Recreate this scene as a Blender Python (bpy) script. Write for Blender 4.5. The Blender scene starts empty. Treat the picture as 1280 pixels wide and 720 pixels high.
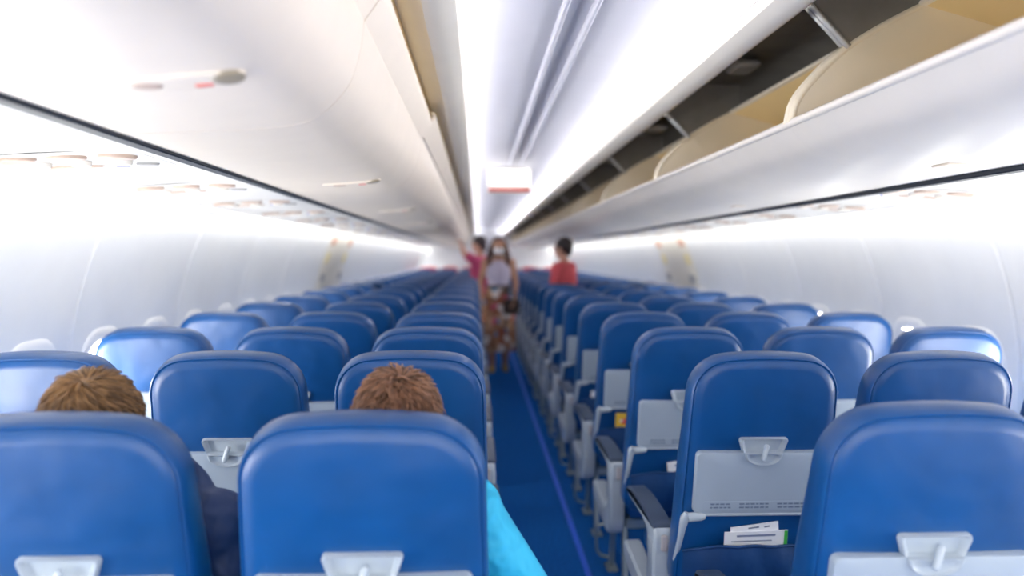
import bpy, bmesh, math, random
from mathutils import Vector, Matrix, Euler
random.seed(7)
R = math.radians
C = bpy.context.scene.collection
SC = bpy.context.scene

# ------------------------------------------------------------------ camera, light, exposure
FPX = 985.0
cd = bpy.data.cameras.new('camera'); cam = bpy.data.objects.new('camera', cd); C.objects.link(cam)
cd.sensor_fit = 'HORIZONTAL'; cd.sensor_width = 36.0; cd.lens = 36.0 * FPX / 1280.0
CAM = Vector((-0.30, 0.0, 1.40))
YAW, PITCH, ROLL = math.atan(43 / FPX), math.atan(39 / FPX), R(-0.2)
cam.location = CAM
cam.rotation_euler = (Matrix.Rotation(-YAW, 3, 'Z') @ Matrix.Rotation(math.pi / 2 - PITCH, 3, 'X') @ Matrix.Rotation(-ROLL, 3, 'Z')).to_euler()
cd.clip_start = 0.05
cd.dof.use_dof = True; cd.dof.focus_distance = 1.90
cd.dof.aperture_fstop = (cd.lens / 1000.0) / 0.020
SC.camera = cam
SC.view_settings.view_transform = 'Standard'; SC.view_settings.look = 'None'
SC.view_settings.exposure = 1.75; SC.view_settings.gamma = 1.0
SC.view_settings.use_curve_mapping = False
SC.cycles.use_denoising = True
SC.cycles.max_bounces = 8; SC.cycles.diffuse_bounces = 5; SC.cycles.glossy_bounces = 3
SC.cycles.sample_clamp_indirect = 6.0

world = bpy.data.worlds.new('world'); SC.world = world; world.use_nodes = True
bg = world.node_tree.nodes['Background']
bg.inputs[0].default_value = (1.0, 0.965, 0.905, 1); bg.inputs[1].default_value = 1.3
COVE_STRENGTH = 10.0; COVE_COLOR = (0.90, 0.91, 1.0, 1)
WINDOW_STRENGTH = 10.0
for sg in (-1, 1):                                     # wash lamps tucked under the outer edge of the service panels, shining down the sidewalls
    ld = bpy.data.lights.new('sidewall_lamp', 'AREA'); ld.shape = 'RECTANGLE'; ld.size = 22.0; ld.size_y = 0.02
    ld.energy = 14.0; ld.color = (1.0, 0.965, 0.91)
    lo_ = bpy.data.objects.new('sidewall_lamp', ld); C.objects.link(lo_); lo_.location = (sg * 1.52, 9.3, 1.612)
    zax = Vector((-sg * 0.80, 0, 0.60)).normalized(); xax = Vector((0, 1, 0)); yax = zax.cross(xax)
    lo_.rotation_euler = Matrix((xax, yax, zax)).transposed().to_euler()


# ------------------------------------------------------------------ materials
def nd(nt, typ, **kw):
    n = nt.nodes.new(typ)
    for k, v in kw.items(): setattr(n, k, v)
    return n

def mat(name, col, rough=0.5, metal=0.0, spec=0.5, bump=0.0, bscale=200.0, var=0.0, vscale=8.0, coat=0.0, sheen=0.0, detail=3.0, bdist=0.004):
    m = bpy.data.materials.new(name); m.use_nodes = True
    nt = m.node_tree; b = nt.nodes['Principled BSDF']
    b.inputs['Base Color'].default_value = (*col, 1)
    b.inputs['Roughness'].default_value = rough
    b.inputs['Metallic'].default_value = metal
    b.inputs['Specular IOR Level'].default_value = spec
    b.inputs['Coat Weight'].default_value = coat; b.inputs['Coat Roughness'].default_value = 0.30
    if sheen: b.inputs['Sheen Weight'].default_value = sheen
    tc = nd(nt, 'ShaderNodeTexCoord')
    if bump:
        n = nd(nt, 'ShaderNodeTexNoise'); n.inputs['Scale'].default_value = bscale; n.inputs['Detail'].default_value = detail
        bp = nd(nt, 'ShaderNodeBump'); bp.inputs['Strength'].default_value = bump; bp.inputs['Distance'].default_value = bdist
        nt.links.new(tc.outputs['Object'], n.inputs['Vector']); nt.links.new(n.outputs['Fac'], bp.inputs['Height'])
        nt.links.new(bp.outputs['Normal'], b.inputs['Normal'])
    n2 = nd(nt, 'ShaderNodeTexNoise'); n2.inputs['Scale'].default_value = vscale; n2.inputs['Detail'].default_value = 3
    nt.links.new(tc.outputs['Object'], n2.inputs['Vector'])
    cr = nd(nt, 'ShaderNodeValToRGB')
    v = max(var, 0.015)
    cr.color_ramp.elements[0].position = 0.3; cr.color_ramp.elements[1].position = 0.7
    cr.color_ramp.elements[0].color = (*[c * (1 - v) for c in col], 1)
    cr.color_ramp.elements[1].color = (*[min(1, c * (1 + v)) for c in col], 1)
    nt.links.new(n2.outputs['Fac'], cr.inputs['Fac']); nt.links.new(cr.outputs['Color'], b.inputs['Base Color'])
    return m

def emit(name, col, strength):
    m = bpy.data.materials.new(name); m.use_nodes = True
    nt = m.node_tree; nt.nodes.clear()
    e = nd(nt, 'ShaderNodeEmission'); e.inputs[0].default_value = col; e.inputs[1].default_value = strength
    o = nd(nt, 'ShaderNodeOutputMaterial'); nt.links.new(e.outputs[0], o.inputs[0])
    return m

def leather_mat():
    m = mat('blue_leather', (0.0005, 0.064, 0.232), rough=0.42, spec=0.30, coat=0.45, bump=0.10, bscale=420.0, var=0.16, vscale=5.0)
    nt = m.node_tree; b = nt.nodes['Principled BSDF']
    tc = [n for n in nt.nodes if n.bl_idname == 'ShaderNodeTexCoord'][0]
    oi = nd(nt, 'ShaderNodeObjectInfo')
    mul = nd(nt, 'ShaderNodeMath', operation='MULTIPLY'); mul.inputs[1].default_value = 37.0
    nt.links.new(oi.outputs['Random'], mul.inputs[0])
    n = nd(nt, 'ShaderNodeTexNoise', noise_dimensions='4D'); n.inputs['Scale'].default_value = 6.0; n.inputs['Detail'].default_value = 2.0
    nt.links.new(tc.outputs['Object'], n.inputs['Vector']); nt.links.new(mul.outputs[0], n.inputs['W'])
    bp2 = nd(nt, 'ShaderNodeBump'); bp2.inputs['Strength'].default_value = 0.55; bp2.inputs['Distance'].default_value = 0.03
    nt.links.new(n.outputs['Fac'], bp2.inputs['Height'])
    old = [n for n in nt.nodes if n.bl_idname == 'ShaderNodeBump' and n != bp2][0]
    nt.links.new(bp2.outputs['Normal'], old.inputs['Normal'])
    return m

M = {}
M['leather'] = leather_mat()
M['fabric'] = mat('blue_pocket_cloth', (0.001, 0.048, 0.18), rough=0.6, bump=0.8, bscale=16, var=0.2, vscale=7)
M['red'] = mat('red_headrest_cover', (0.75, 0.06, 0.07), rough=0.7)
M['tray'] = mat('pale_grey_tray_plastic', (0.35, 0.42, 0.50), rough=0.42, bump=0.03, bscale=600)
M['shroud'] = mat('grey_armrest_plastic', (0.41, 0.475, 0.54), rough=0.35)
M['pad'] = mat('slate_armrest_pad', (0.03, 0.052, 0.10), rough=0.4, bump=0.1, bscale=300)
M['button'] = mat('pinkish_button_plastic', (0.42, 0.39, 0.40), rough=0.4)
M['steel'] = mat('brushed_steel', (0.42, 0.48, 0.48), rough=0.35, metal=0.8)
M['dark'] = mat('dark_navy_gap', (0.012, 0.018, 0.03), rough=0.5)
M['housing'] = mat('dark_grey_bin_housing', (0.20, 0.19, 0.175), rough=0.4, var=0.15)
M['divider'] = mat('grey_divider_metal', (0.42, 0.42, 0.42), rough=0.35, metal=0.3)
M['carpet'] = mat('blue_carpet', (0.006, 0.10, 0.38), rough=0.95, spec=0.1, bump=0.8, bscale=350, var=0.35, vscale=90)
M['stripe'] = mat('bright_blue_floor_strip', (0.012, 0.12, 0.75), rough=0.5)
M['wall'] = mat('white_sidewall_plastic', (0.80, 0.81, 0.82), rough=0.45)
M['psu'] = mat('white_panel_plastic', (0.72, 0.71, 0.69), rough=0.4)
M['bin'] = mat('cream_bin_plastic', (0.91, 0.81, 0.69), rough=0.4)
M['binwhite'] = mat('white_bin_plastic', (0.86, 0.81, 0.74), rough=0.35)
M['lining'] = mat('tan_bin_lining', (0.93, 0.74, 0.40), rough=0.55)
M['endpanel'] = mat('pale_tan_end_panel', (0.95, 0.86, 0.69), rough=0.45)
M['ceiling'] = mat('white_ceiling_panel', (0.52, 0.52, 0.57), rough=0.5)
M['valance'] = mat('cream_valance', (0.90, 0.84, 0.73), rough=0.45)
M['taupe'] = mat('taupe_plastic', (0.36, 0.30, 0.21), rough=0.4)
M['peach'] = mat('peach_plastic', (0.60, 0.45, 0.36), rough=0.4)
M['blue_mark'] = mat('blue_call_button', (0.08, 0.12, 0.65), rough=0.4)
M['grey_mark'] = mat('grey_air_nozzle', (0.38, 0.38, 0.38), rough=0.4)
M['red_mark'] = mat('red_sticker', (0.8, 0.18, 0.14), rough=0.5)
M['paper'] = mat('white_paper', (0.90, 0.91, 0.92), rough=0.6)
M['ink'] = mat('grey_print', (0.20, 0.24, 0.36), rough=0.6)
M['green'] = mat('green_print', (0.05, 0.45, 0.06), rough=0.6)
M['yellow'] = mat('yellow_card', (0.85, 0.55, 0.05), rough=0.5)
M['exit_panel'] = mat('cream_exit_hatch', (0.80, 0.77, 0.70), rough=0.45)
M['exit_red'] = mat('faded_red_placard', (0.62, 0.36, 0.26), rough=0.5)
M['exit_yellow'] = mat('pale_yellow_placard', (0.85, 0.75, 0.42), rough=0.5)
M['placard'] = mat('faint_placard_print', (0.13, 0.17, 0.25), rough=0.5)
M['skin'] = mat('skin', (0.62, 0.34, 0.24), rough=0.5, var=0.06)
M['skin_tan'] = mat('tan_skin', (0.50, 0.25, 0.15), rough=0.5, var=0.06)
M['cyan'] = mat('cyan_shirt_cloth', (0.015, 0.40, 0.66), rough=0.7, bump=0.9, bscale=24, bdist=0.02, detail=1.0)
M['navy'] = mat('navy_jacket_cloth', (0.004, 0.030, 0.12), rough=0.6, bump=0.9, bscale=20, bdist=0.02, detail=1.0)
M['pink'] = mat('magenta_pink_shirt', (0.52, 0.06, 0.16), rough=0.75)
M['coral'] = mat('coral_red_shirt', (0.72, 0.10, 0.12), rough=0.75)
M['denim'] = mat('blue_denim', (0.04, 0.13, 0.22), rough=0.8)
M['lilac'] = mat('pale_lilac_top', (0.52, 0.48, 0.60), rough=0.75)
M['bagm'] = mat('dark_brown_bag', (0.05, 0.03, 0.025), rough=0.5)
M['shoe'] = mat('ochre_sandal', (0.42, 0.25, 0.05), rough=0.6)
M['blackshoe'] = mat('dark_shoe', (0.03, 0.03, 0.035), rough=0.5)
M['white_mask'] = mat('white_face_mask_cloth', (0.85, 0.85, 0.87), rough=0.8)
M['window'] = emit('daylight_window_pane', (1.0, 0.975, 0.93, 1), WINDOW_STRENGTH)
M['cove'] = emit('cove_lamp_tube', COVE_COLOR, COVE_STRENGTH)
M['sign'] = emit('lit_sign_face', (1.0, 0.97, 0.95, 1), 1.3)

def hair_mat(name, c0, c1):
    m = bpy.data.materials.new(name); m.use_nodes = True
    nt = m.node_tree; b = nt.nodes['Principled BSDF']
    g = nd(nt, 'ShaderNodeNewGeometry'); cr = nd(nt, 'ShaderNodeValToRGB')
    cr.color_ramp.elements[0].color = (*c0, 1); cr.color_ramp.elements[1].color = (*c1, 1)
    nt.links.new(g.outputs['Random Per Island'], cr.inputs['Fac']); nt.links.new(cr.outputs['Color'], b.inputs['Base Color'])
    b.inputs['Roughness'].default_value = 0.45
    return m
M['hair_gold'] = hair_mat('golden_brown_hair', (0.10, 0.050, 0.020), (0.36, 0.20, 0.085))
M['hair_auburn'] = hair_mat('auburn_brown_hair', (0.075, 0.035, 0.018), (0.33, 0.165, 0.095))
M['hair_dark'] = hair_mat('dark_hair', (0.012, 0.008, 0.010), (0.035, 0.02, 0.022))
M['hair_brown'] = hair_mat('dark_brown_hair', (0.05, 0.02, 0.015), (0.10, 0.045, 0.035))

def floral_mat():
    m = bpy.data.materials.new('floral_skirt_cloth'); m.use_nodes = True
    nt = m.node_tree; b = nt.nodes['Principled BSDF']
    tc = nd(nt, 'ShaderNodeTexCoord'); v = nd(nt, 'ShaderNodeTexVoronoi'); v.inputs['Scale'].default_value = 13.0
    nt.links.new(tc.outputs['Object'], v.inputs['Vector'])
    sep = nd(nt, 'ShaderNodeSeparateColor'); nt.links.new(v.outputs['Color'], sep.inputs[0])
    cr = nd(nt, 'ShaderNodeValToRGB'); cr.color_ramp.interpolation = 'CONSTANT'
    cols = [(0.0, (0.36, 0.17, 0.09)), (0.28, (0.55, 0.34, 0.20)), (0.5, (0.30, 0.10, 0.05)), (0.64, (0.75, 0.70, 0.66)),
            (0.76, (0.10, 0.25, 0.42)), (0.86, (0.10, 0.07, 0.06)), (0.94, (0.55, 0.10, 0.16))]
    el = cr.color_ramp.elements
    el[0].position, el[0].color = cols[0][0], (*cols[0][1], 1)
    el[1].position, el[1].color = cols[1][0], (*cols[1][1], 1)
    for p, c in cols[2:]:
        e = el.new(p); e.color = (*c, 1)
    nt.links.new(sep.outputs[0], cr.inputs['Fac']); nt.links.new(cr.outputs['Color'], b.inputs['Base Color'])
    b.inputs['Roughness'].default_value = 0.8
    return m
M['floral'] = floral_mat()

# ------------------------------------------------------------------ mesh helpers
class MB:
    def __init__(s): s.v = []; s.f = []
    def add(s, verts, faces):
        o = len(s.v); s.v += [tuple(p) for p in verts]; s.f += [tuple(i + o for i in f) for f in faces]
    def loft(s, loops, cap0=True, cap1=True, closed=True):
        n = len(loops[0]); verts = [p for l in loops for p in l]; faces = []
        for a in range(len(loops) - 1):
            for i in range(n if closed else n - 1):
                j = (i + 1) % n
                faces.append((a * n + i, a * n + j, (a + 1) * n + j, (a + 1) * n + i))
        if cap0: faces.append(tuple(reversed(range(n))))
        if cap1: faces.append(tuple(range((len(loops) - 1) * n, len(loops) * n)))
        s.add(verts, faces)
    def prism(s, poly, y0, y1):                       # poly: (x, z) outline extruded along y
        s.loft([[(x, y0, z) for x, z in poly], [(x, y1, z) for x, z in poly]])
    def prismx(s, poly, x0, x1, bev=0.0):              # poly: (y, z) outline extruded along x, edges eased
        cy = sum(p[0] for p in poly) / len(poly); cz = sum(p[1] for p in poly) / len(poly)
        ins = offset_poly(poly, bev) if bev else poly
        if bev:
            s.loft([[(x0, y, z) for y, z in ins], [(x0 + bev, y, z) for y, z in poly], [(x1 - bev, y, z) for y, z in poly], [(x1, y, z) for y, z in ins]])
        else:
            s.loft([[(x0, y, z) for y, z in poly], [(x1, y, z) for y, z in poly]])
    def box(s, c, d, bev=0.004):
        cx, cy, cz = c; dx, dy, dz = d[0] / 2, d[1] / 2, d[2] / 2
        b = min(bev, dx * .9, dy * .9, dz * .9)
        def ring(z, i): return [(cx + sx * (dx - i), cy + sy * (dy - i), z) for sx, sy in ((-1, -1), (1, -1), (1, 1), (-1, 1))]
        def ring8(z, i):
            X, Y = dx - i, dy - i
            return [(cx - X + b, cy - Y, z), (cx + X - b, cy - Y, z), (cx + X, cy - Y + b, z), (cx + X, cy + Y - b, z),
                    (cx + X - b, cy + Y, z), (cx - X + b, cy + Y, z), (cx - X, cy + Y - b, z), (cx - X, cy - Y + b, z)]
        s.loft([ring8(cz - dz, b * .9), ring8(cz - dz + b, 0), ring8(cz + dz - b, 0), ring8(cz + dz, b * .9)])
    def tube(s, pts, rad, n=10, caps=True):
        pts = [Vector(p) for p in pts]
        if not isinstance(rad, (list, tuple)): rad = [rad] * len(pts)
        loops = []; nrm = None
        for i, p in enumerate(pts):
            t = (pts[min(i + 1, len(pts) - 1)] - pts[max(i - 1, 0)]).normalized()
            if nrm is None:
                nrm = t.orthogonal().normalized()
            nrm = (nrm - t * nrm.dot(t)).normalized(); bn = t.cross(nrm)
            loops.append([p + (nrm * math.cos(2 * math.pi * k / n) + bn * math.sin(2 * math.pi * k / n)) * rad[i] for k in range(n)])
        s.loft(loops, caps, caps)
    def ell(s, c, r, n=20, m=12, rot=None):
        c = Vector(c); loops = []
        for a in range(1, m):
            ph = math.pi * a / m
            l = []
            for k in range(n):
                th = 2 * math.pi * k / n
                p = Vector((r[0] * math.sin(ph) * math.cos(th), r[1] * math.sin(ph) * math.sin(th), -r[2] * math.cos(ph)))
                if rot: p = rot @ p
                l.append(c + p)
            loops.append(l)
        s.loft(loops)
    def capsule(s, p0, p1, r0, r1, n=14):
        p0, p1 = Vector(p0), Vector(p1); t = (p1 - p0)
        L = t.length; t = t / L if L > 1e-6 else Vector((0, 0, 1))
        pts, rad = [], []
        for a in range(1, 6):
            ph = math.pi / 2 * a / 5; pts.append(p0 - t * r0 * math.cos(ph)); rad.append(r0 * math.sin(ph))
        for a in range(0, 5):
            ph = math.pi / 2 * a / 5; pts.append(p1 + t * r1 * math.sin(ph)); rad.append(max(r1 * math.cos(ph), 1e-4))
        s.tube(pts, rad, n)
    def mesh(s, name):
        me = bpy.data.meshes.new(name); me.from_pydata(s.v, [], s.f); me.validate()
        bm = bmesh.new(); bm.from_mesh(me); bmesh.ops.recalc_face_normals(bm, faces=bm.faces); bm.to_mesh(me); bm.free()
        return me
    def build(s, name, m, parent=None, smooth=35, kind=None, label=None):
        me = s.mesh(name); me.materials.append(m)
        for p in me.polygons: p.use_smooth = True
        me.set_sharp_from_angle(angle=R(smooth))
        o = bpy.data.objects.new(name, me); C.objects.link(o)
        if parent: o.parent = parent
        if kind: o['kind'] = kind
        if label: o['label'] = label
        return o

def offset_poly(poly, d):
    n = len(poly); out = []
    area = sum(poly[i][0] * poly[(i + 1) % n][1] - poly[(i + 1) % n][0] * poly[i][1] for i in range(n))
    sg = 1 if area > 0 else -1
    for i in range(n):
        a, b, c = Vector(poly[i - 1]), Vector(poly[i]), Vector(poly[(i + 1) % n])
        e1 = (b - a).normalized(); e2 = (c - b).normalized()
        n1 = Vector((-e1.y, e1.x)) * sg; n2 = Vector((-e2.y, e2.x)) * sg
        m = (n1 + n2)
        if m.length < 1e-6: m = n1
        m.normalize(); k = d / max(0.5, m.dot(n1))
        out.append(tuple(b + m * k))
    return out

def spline(pts, per=6):
    out = []; P = [Vector(p) for p in pts]
    for i in range(len(P) - 1):
        p0 = P[i - 1] if i else P[0] * 2 - P[1]; p1, p2 = P[i], P[i + 1]
        p3 = P[i + 2] if i + 2 < len(P) else P[-1] * 2 - P[-2]
        for k in range(per):
            t = k / per
            out.append(tuple(0.5 * ((2 * p1) + (p2 - p0) * t + (2 * p0 - 5 * p1 + 4 * p2 - p3) * t * t + (3 * p1 - p0 - 3 * p2 + p3) * t ** 3)))
    out.append(tuple(P[-1])); return out

def thick(pts, th):                                   # open (x,z) polyline -> closed outline of thickness th on its left side
    P = [Vector(p) for p in pts]; off = []
    for i in range(len(P)):
        t = (P[min(i + 1, len(P) - 1)] - P[max(i - 1, 0)]).normalized()
        off.append(P[i] + Vector((-t.y, t.x)) * th)
    return [tuple(p) for p in P] + [tuple(p) for p in reversed(off)]

def rr(w, h, r, n=6):
    out = []
    for cx, cy, a0 in ((w / 2 - r, h / 2 - r, 0), (-w / 2 + r, h / 2 - r, 90), (-w / 2 + r, -h / 2 + r, 180), (w / 2 - r, -h / 2 + r, 270)):
        for k in range(n + 1):
            a = R(a0 + 90 * k / n); out.append((cx + r * math.cos(a), cy + r * math.sin(a)))
    return out

def empty(name, loc=(0, 0, 0), rz=0.0):
    o = bpy.data.objects.new(name, None); C.objects.link(o); o.location = loc; o.rotation_euler = (0, 0, rz); o.empty_display_size = 0.1
    return o
def tag(o, label, cat, group=None):
    o['label'] = label; o['category'] = cat
    if group: o['group'] = group
    return o
KIDS = {}
def kids(o):
    return [c for c in C.objects if c.parent == o]
def copy_tree(o, parent=None, skip=()):
    c = o.copy(); C.objects.link(c)
    if parent: c.parent = parent
    for ch in TREE[o.name]:
        if ch.name.split('.')[0] not in skip: copy_tree_part(ch, c, skip)
    return c
def copy_tree_part(o, parent, skip):
    c = o.copy(); C.objects.link(c); c.parent = parent
    for ch in TREE.get(o.name, []):
        if ch.name.split('.')[0] not in skip: copy_tree_part(ch, c, skip)
TREE = {}
def freeze(root):
    TREE[root.name] = kids(root)
    for k in TREE[root.name]: freeze(k)
ORD = ['first', 'second', 'third', 'fourth', 'fifth', 'sixth', 'seventh', 'eighth', 'ninth', 'tenth', 'eleventh', 'twelfth', 'thirteenth',
       'fourteenth', 'fifteenth', 'sixteenth', 'seventeenth', 'eighteenth', 'nineteenth', 'twentieth', 'twenty-first', 'twenty-second',
       'twenty-third', 'twenty-fourth', 'twenty-fifth', 'twenty-sixth']

# ------------------------------------------------------------------ cabin shell
Y0, Y1 = -2.2, 20.7
mb = MB(); mb.box((0, (Y0 + Y1) / 2, -0.03), (3.7, Y1 - Y0, 0.06), 0.002); mb.build('floor', M['carpet'], kind='structure')
mb = MB(); mb.box((0.19, (Y0 + Y1) / 2, 0.003), (0.028, Y1 - Y0, 0.006), 0.002); mb.build('trim_1', M['stripe'], kind='structure')

WALL = spline([(1.70, -0.02), (1.775, 0.35), (1.81, 0.75), (1.81, 1.0), (1.78, 1.2), (1.72, 1.4), (1.63, 1.60)], 4)
WP, WS = 1.016, 2.97 - 1.016 * 5
EXIT_Y = (7.35, 8.60)
def wall_side(sg, name):
    mb = MB(); y = WS
    while y < Y1:
        a, b = max(y, Y0), min(y + WP, Y1)
        if b > Y0:
            loops = []
            for yy, out in ((a, 0.02), (a + 0.003, 0.008), (a + 0.010, 0.0), (b - 0.010, 0.0), (b - 0.003, 0.008), (b, 0.02)):
                loops.append([(sg * (x + out), yy + (0.003 if yy == a else -0.003 if yy == b else 0), z) for x, z in WALL])
            mb.loft(loops, False, False, closed=False)
        y += WP
    # backing skin outside the panels
    mb.loft([[(sg * (x + 0.022), yy, z) for x, z in WALL] for yy in (Y0, Y1)], False, False, closed=False)
    return mb.build(name, M['wall'], kind='structure')
wall_side(-1, 'wall_left'); wall_side(1, 'wall_right')

# windows: bezel ring with a daylit pane
def wall_x(z):
    for (x0, z0), (x1, z1) in zip(WALL, WALL[1:]):
        if z0 <= z <= z1: return x0 + (x1 - x0) * (z - z0) / (z1 - z0)
    return WALL[-1][0]
WZ = 0.88
def window_meshes(sg):
    bez, pane, shade = MB(), MB(), MB()
    def loop(w, h, r, off): return [(sg * (wall_x(WZ + v) - off), u, WZ + v) for u, v in rr(w, h, r, 5)]
    bez.loft([loop(.36, .47, .13, -0.002), loop(.345, .455, .125, .006), loop(.30, .41, .11, .008), loop(.265, .37, .10, .006), loop(.25, .355, .095, .003)], False, False)
    pane.loft([loop(.256, .362, .098, .0035), loop(.15, .25, .06, .0036)], False, True)
    zs = [WZ + 0.00 + 0.17 * k / 6 for k in range(7)]
    shade.loft([[(sg * (wall_x(z) - o_), y_, z) for z in zs] for y_, o_ in ((-.129, .004), (-.127, .0062), (.127, .0062), (.129, .004))], False, False, closed=False)
    shade.tube([(sg * (wall_x(zs[0]) - .008), -.05, zs[0] + .006), (sg * (wall_x(zs[0]) - .008), .05, zs[0] + .006)], .004, 6)
    return bez.mesh('window_frame'), pane.mesh('window_pane'), shade.mesh('window_shade')
wn = 0
for sg in (-1, 1):
    mbz, mpn, msh = window_meshes(sg); msh.materials.append(M['wall'])
    mbz.materials.append(M['wall']); mpn.materials.append(M['window'])
    for p in mbz.polygons: p.use_smooth = True
    y = WS + WP * 2
    while y < Y1 - 0.5:
        for q in (0.254, 0.762):
            wn += 1
            o = bpy.data.objects.new('window_%d' % wn, mpn); C.objects.link(o); o.location = (0, y + q, 0); o['kind'] = 'structure'
            f = bpy.data.objects.new('window_frame', mbz); C.objects.link(f); f.parent = o
            if not 0.3 < y + q < 3.4:                  # the shades of most windows are drawn halfway
                f = bpy.data.objects.new('window_shade', msh); C.objects.link(f); f.parent = o
        y += WP

# service panel strip between bins and wall, and the dark rail beside it
for i, sg in enumerate((-1, 1)):
    prof = thick([(sg * x, z) for x, z in spline([(1.004, 1.638), (1.15, 1.643), (1.40, 1.632), (1.622, 1.600)], 4)], 0.02 * -sg * -1)
    mb = MB(); y = 1.52 - 1.55 * 2
    while y < Y1:
        mb.prism(prof, max(y, Y0) + 0.0015, min(y + 1.55, Y1) - 0.0015); y += 1.55
    mb.build('trim_%d' % (2 + i), M['psu'], kind='structure')
    mb = MB(); lowz = 1.624 if sg < 0 else 1.609
    mb.box((sg * 1.000, (Y0 + Y1) / 2, (lowz + 1.71) / 2), (0.034, Y1 - Y0, 1.71 - lowz), 0.003)
    mb.build('trim_%d' % (4 + i), M['dark'], kind='structure')

# ceiling: valance lips, cove tubes, arched panels with a centre channel
mb = MB()
arch = spline([(-0.50, 2.04), (-0.40, 2.085), (-0.27, 2.12), (-0.10, 2.138), (0.0, 2.14), (0.10, 2.138), (0.27, 2.12), (0.40, 2.085), (0.50, 2.04)], 5)
prof = thick(arch, 0.02)
y = 0.2 - 1.55 * 2
while y < Y1:
    mb.prism(prof, max(y, Y0) + 0.001, min(y + 1.55, Y1) - 0.001); y += 1.55
mb.prism([(x, z + 0.022) for x, z in prof], Y0, Y1)
mb.build('ceiling', M['ceiling'], kind='structure')
mb = MB()
for sx in (-1, 1):
    mb.prism([(sx * 0.035, 2.142), (sx * 0.035, 2.128), (sx * 0.041, 2.122), (sx * 0.049, 2.122), (sx * 0.055, 2.128), (sx * 0.055, 2.142)], Y0, 6.4)
mb.build('trim_6', M['ceiling'], kind='structure')
for i, sg in enumerate((-1, 1)):
    p = [(sg * x, z) for x, z in ((0.345, 1.992), (0.35, 1.965), (0.375, 1.952), (0.405, 1.948), (0.425, 1.955), (0.43, 1.975), (0.50, 2.01), (0.50, 2.022), (0.42, 1.985), (0.39, 1.966), (0.365, 1.975), (0.353, 1.993))]
    mb = MB(); mb.prism(p, Y0, Y1); mb.build('trim_%d' % (7 + i), M['valance'], kind='structure')
    mb = MB(); mb.tube([(sg * 0.398, Y0 + 0.05, 1.995), (sg * 0.398, Y1 - 0.05, 1.995)], 0.010, 8)
    o = mb.build('cove_lamp', M['cove'])
    tag(o, 'long white cove lamp tube hidden behind the %s ceiling edge' % ('left', 'right')[i], 'lamp')

# front of the cabin: partitions and the wall behind them
for i, sg in enumerate((-1, 1)):
    mb = MB(); mb.box((sg * 1.07, Y1 - 0.4, 1.07), (1.5, 0.05, 2.16), 0.004); mb.build('trim_%d' % (9 + i), M['wall'], kind='structure')
mb = MB(); mb.box((0, Y1 + 0.03, 1.1), (3.8, 0.06, 2.4), 0.004); mb.build('wall_front', M['wall'], kind='structure')

# overwing exit hatches
for i, sg in enumerate((-1, 1)):
    def sheet(y0, y1, z0, z1, off, r=0.05):
        l = []
        for o_ in (-0.004, off - 0.003, off):
            ins = 0.0 if o_ < off else 0.006
            l.append([(sg * (wall_x((z0 + z1) / 2 + v) - o_), (y0 + y1) / 2 + u, (z0 + z1) / 2 + v) for u, v in rr(y1 - y0 - 2 * ins, z1 - z0 - 2 * ins, r, 4)])
        return l
    mb = MB()
    # follow the wall curve: stacked strips
    n = 14; zs = [0.42 + (1.585 - 0.42) * k / n for k in range(n + 1)]
    loops = [[(sg * (wall_x(z) - off), y, z) for z in zs] for y, off in ((EXIT_Y[0], -.004), (EXIT_Y[0], .003), (EXIT_Y[0] + .02, .010), (EXIT_Y[1] - .02, .010), (EXIT_Y[1], .003), (EXIT_Y[1], -.004))]
    mb.loft(loops, False, False, closed=False)
    d = mb.build('door_%d' % (1 + i), M['exit_panel'], kind='structure')
    for y in (EXIT_Y[0] + 0.16, EXIT_Y[1] - 0.16):
        m2 = MB(); m2.loft(sheet(y - .10, y + .10, 1.50, 1.575, .014, .015), False, True); m2.build('placard', M['exit_red'], d)
        m2 = MB(); m2.loft(sheet(y - .09, y + .09, 1.33, 1.43, .014, .02), False, True); m2.build('placard', M['exit_yellow'], d)
        m2 = MB(); m2.loft(sheet(y - .09, y + .09, 1.16, 1.235, .020, .02), False, True); m2.build('handle', M['grey_mark'], d)

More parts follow.
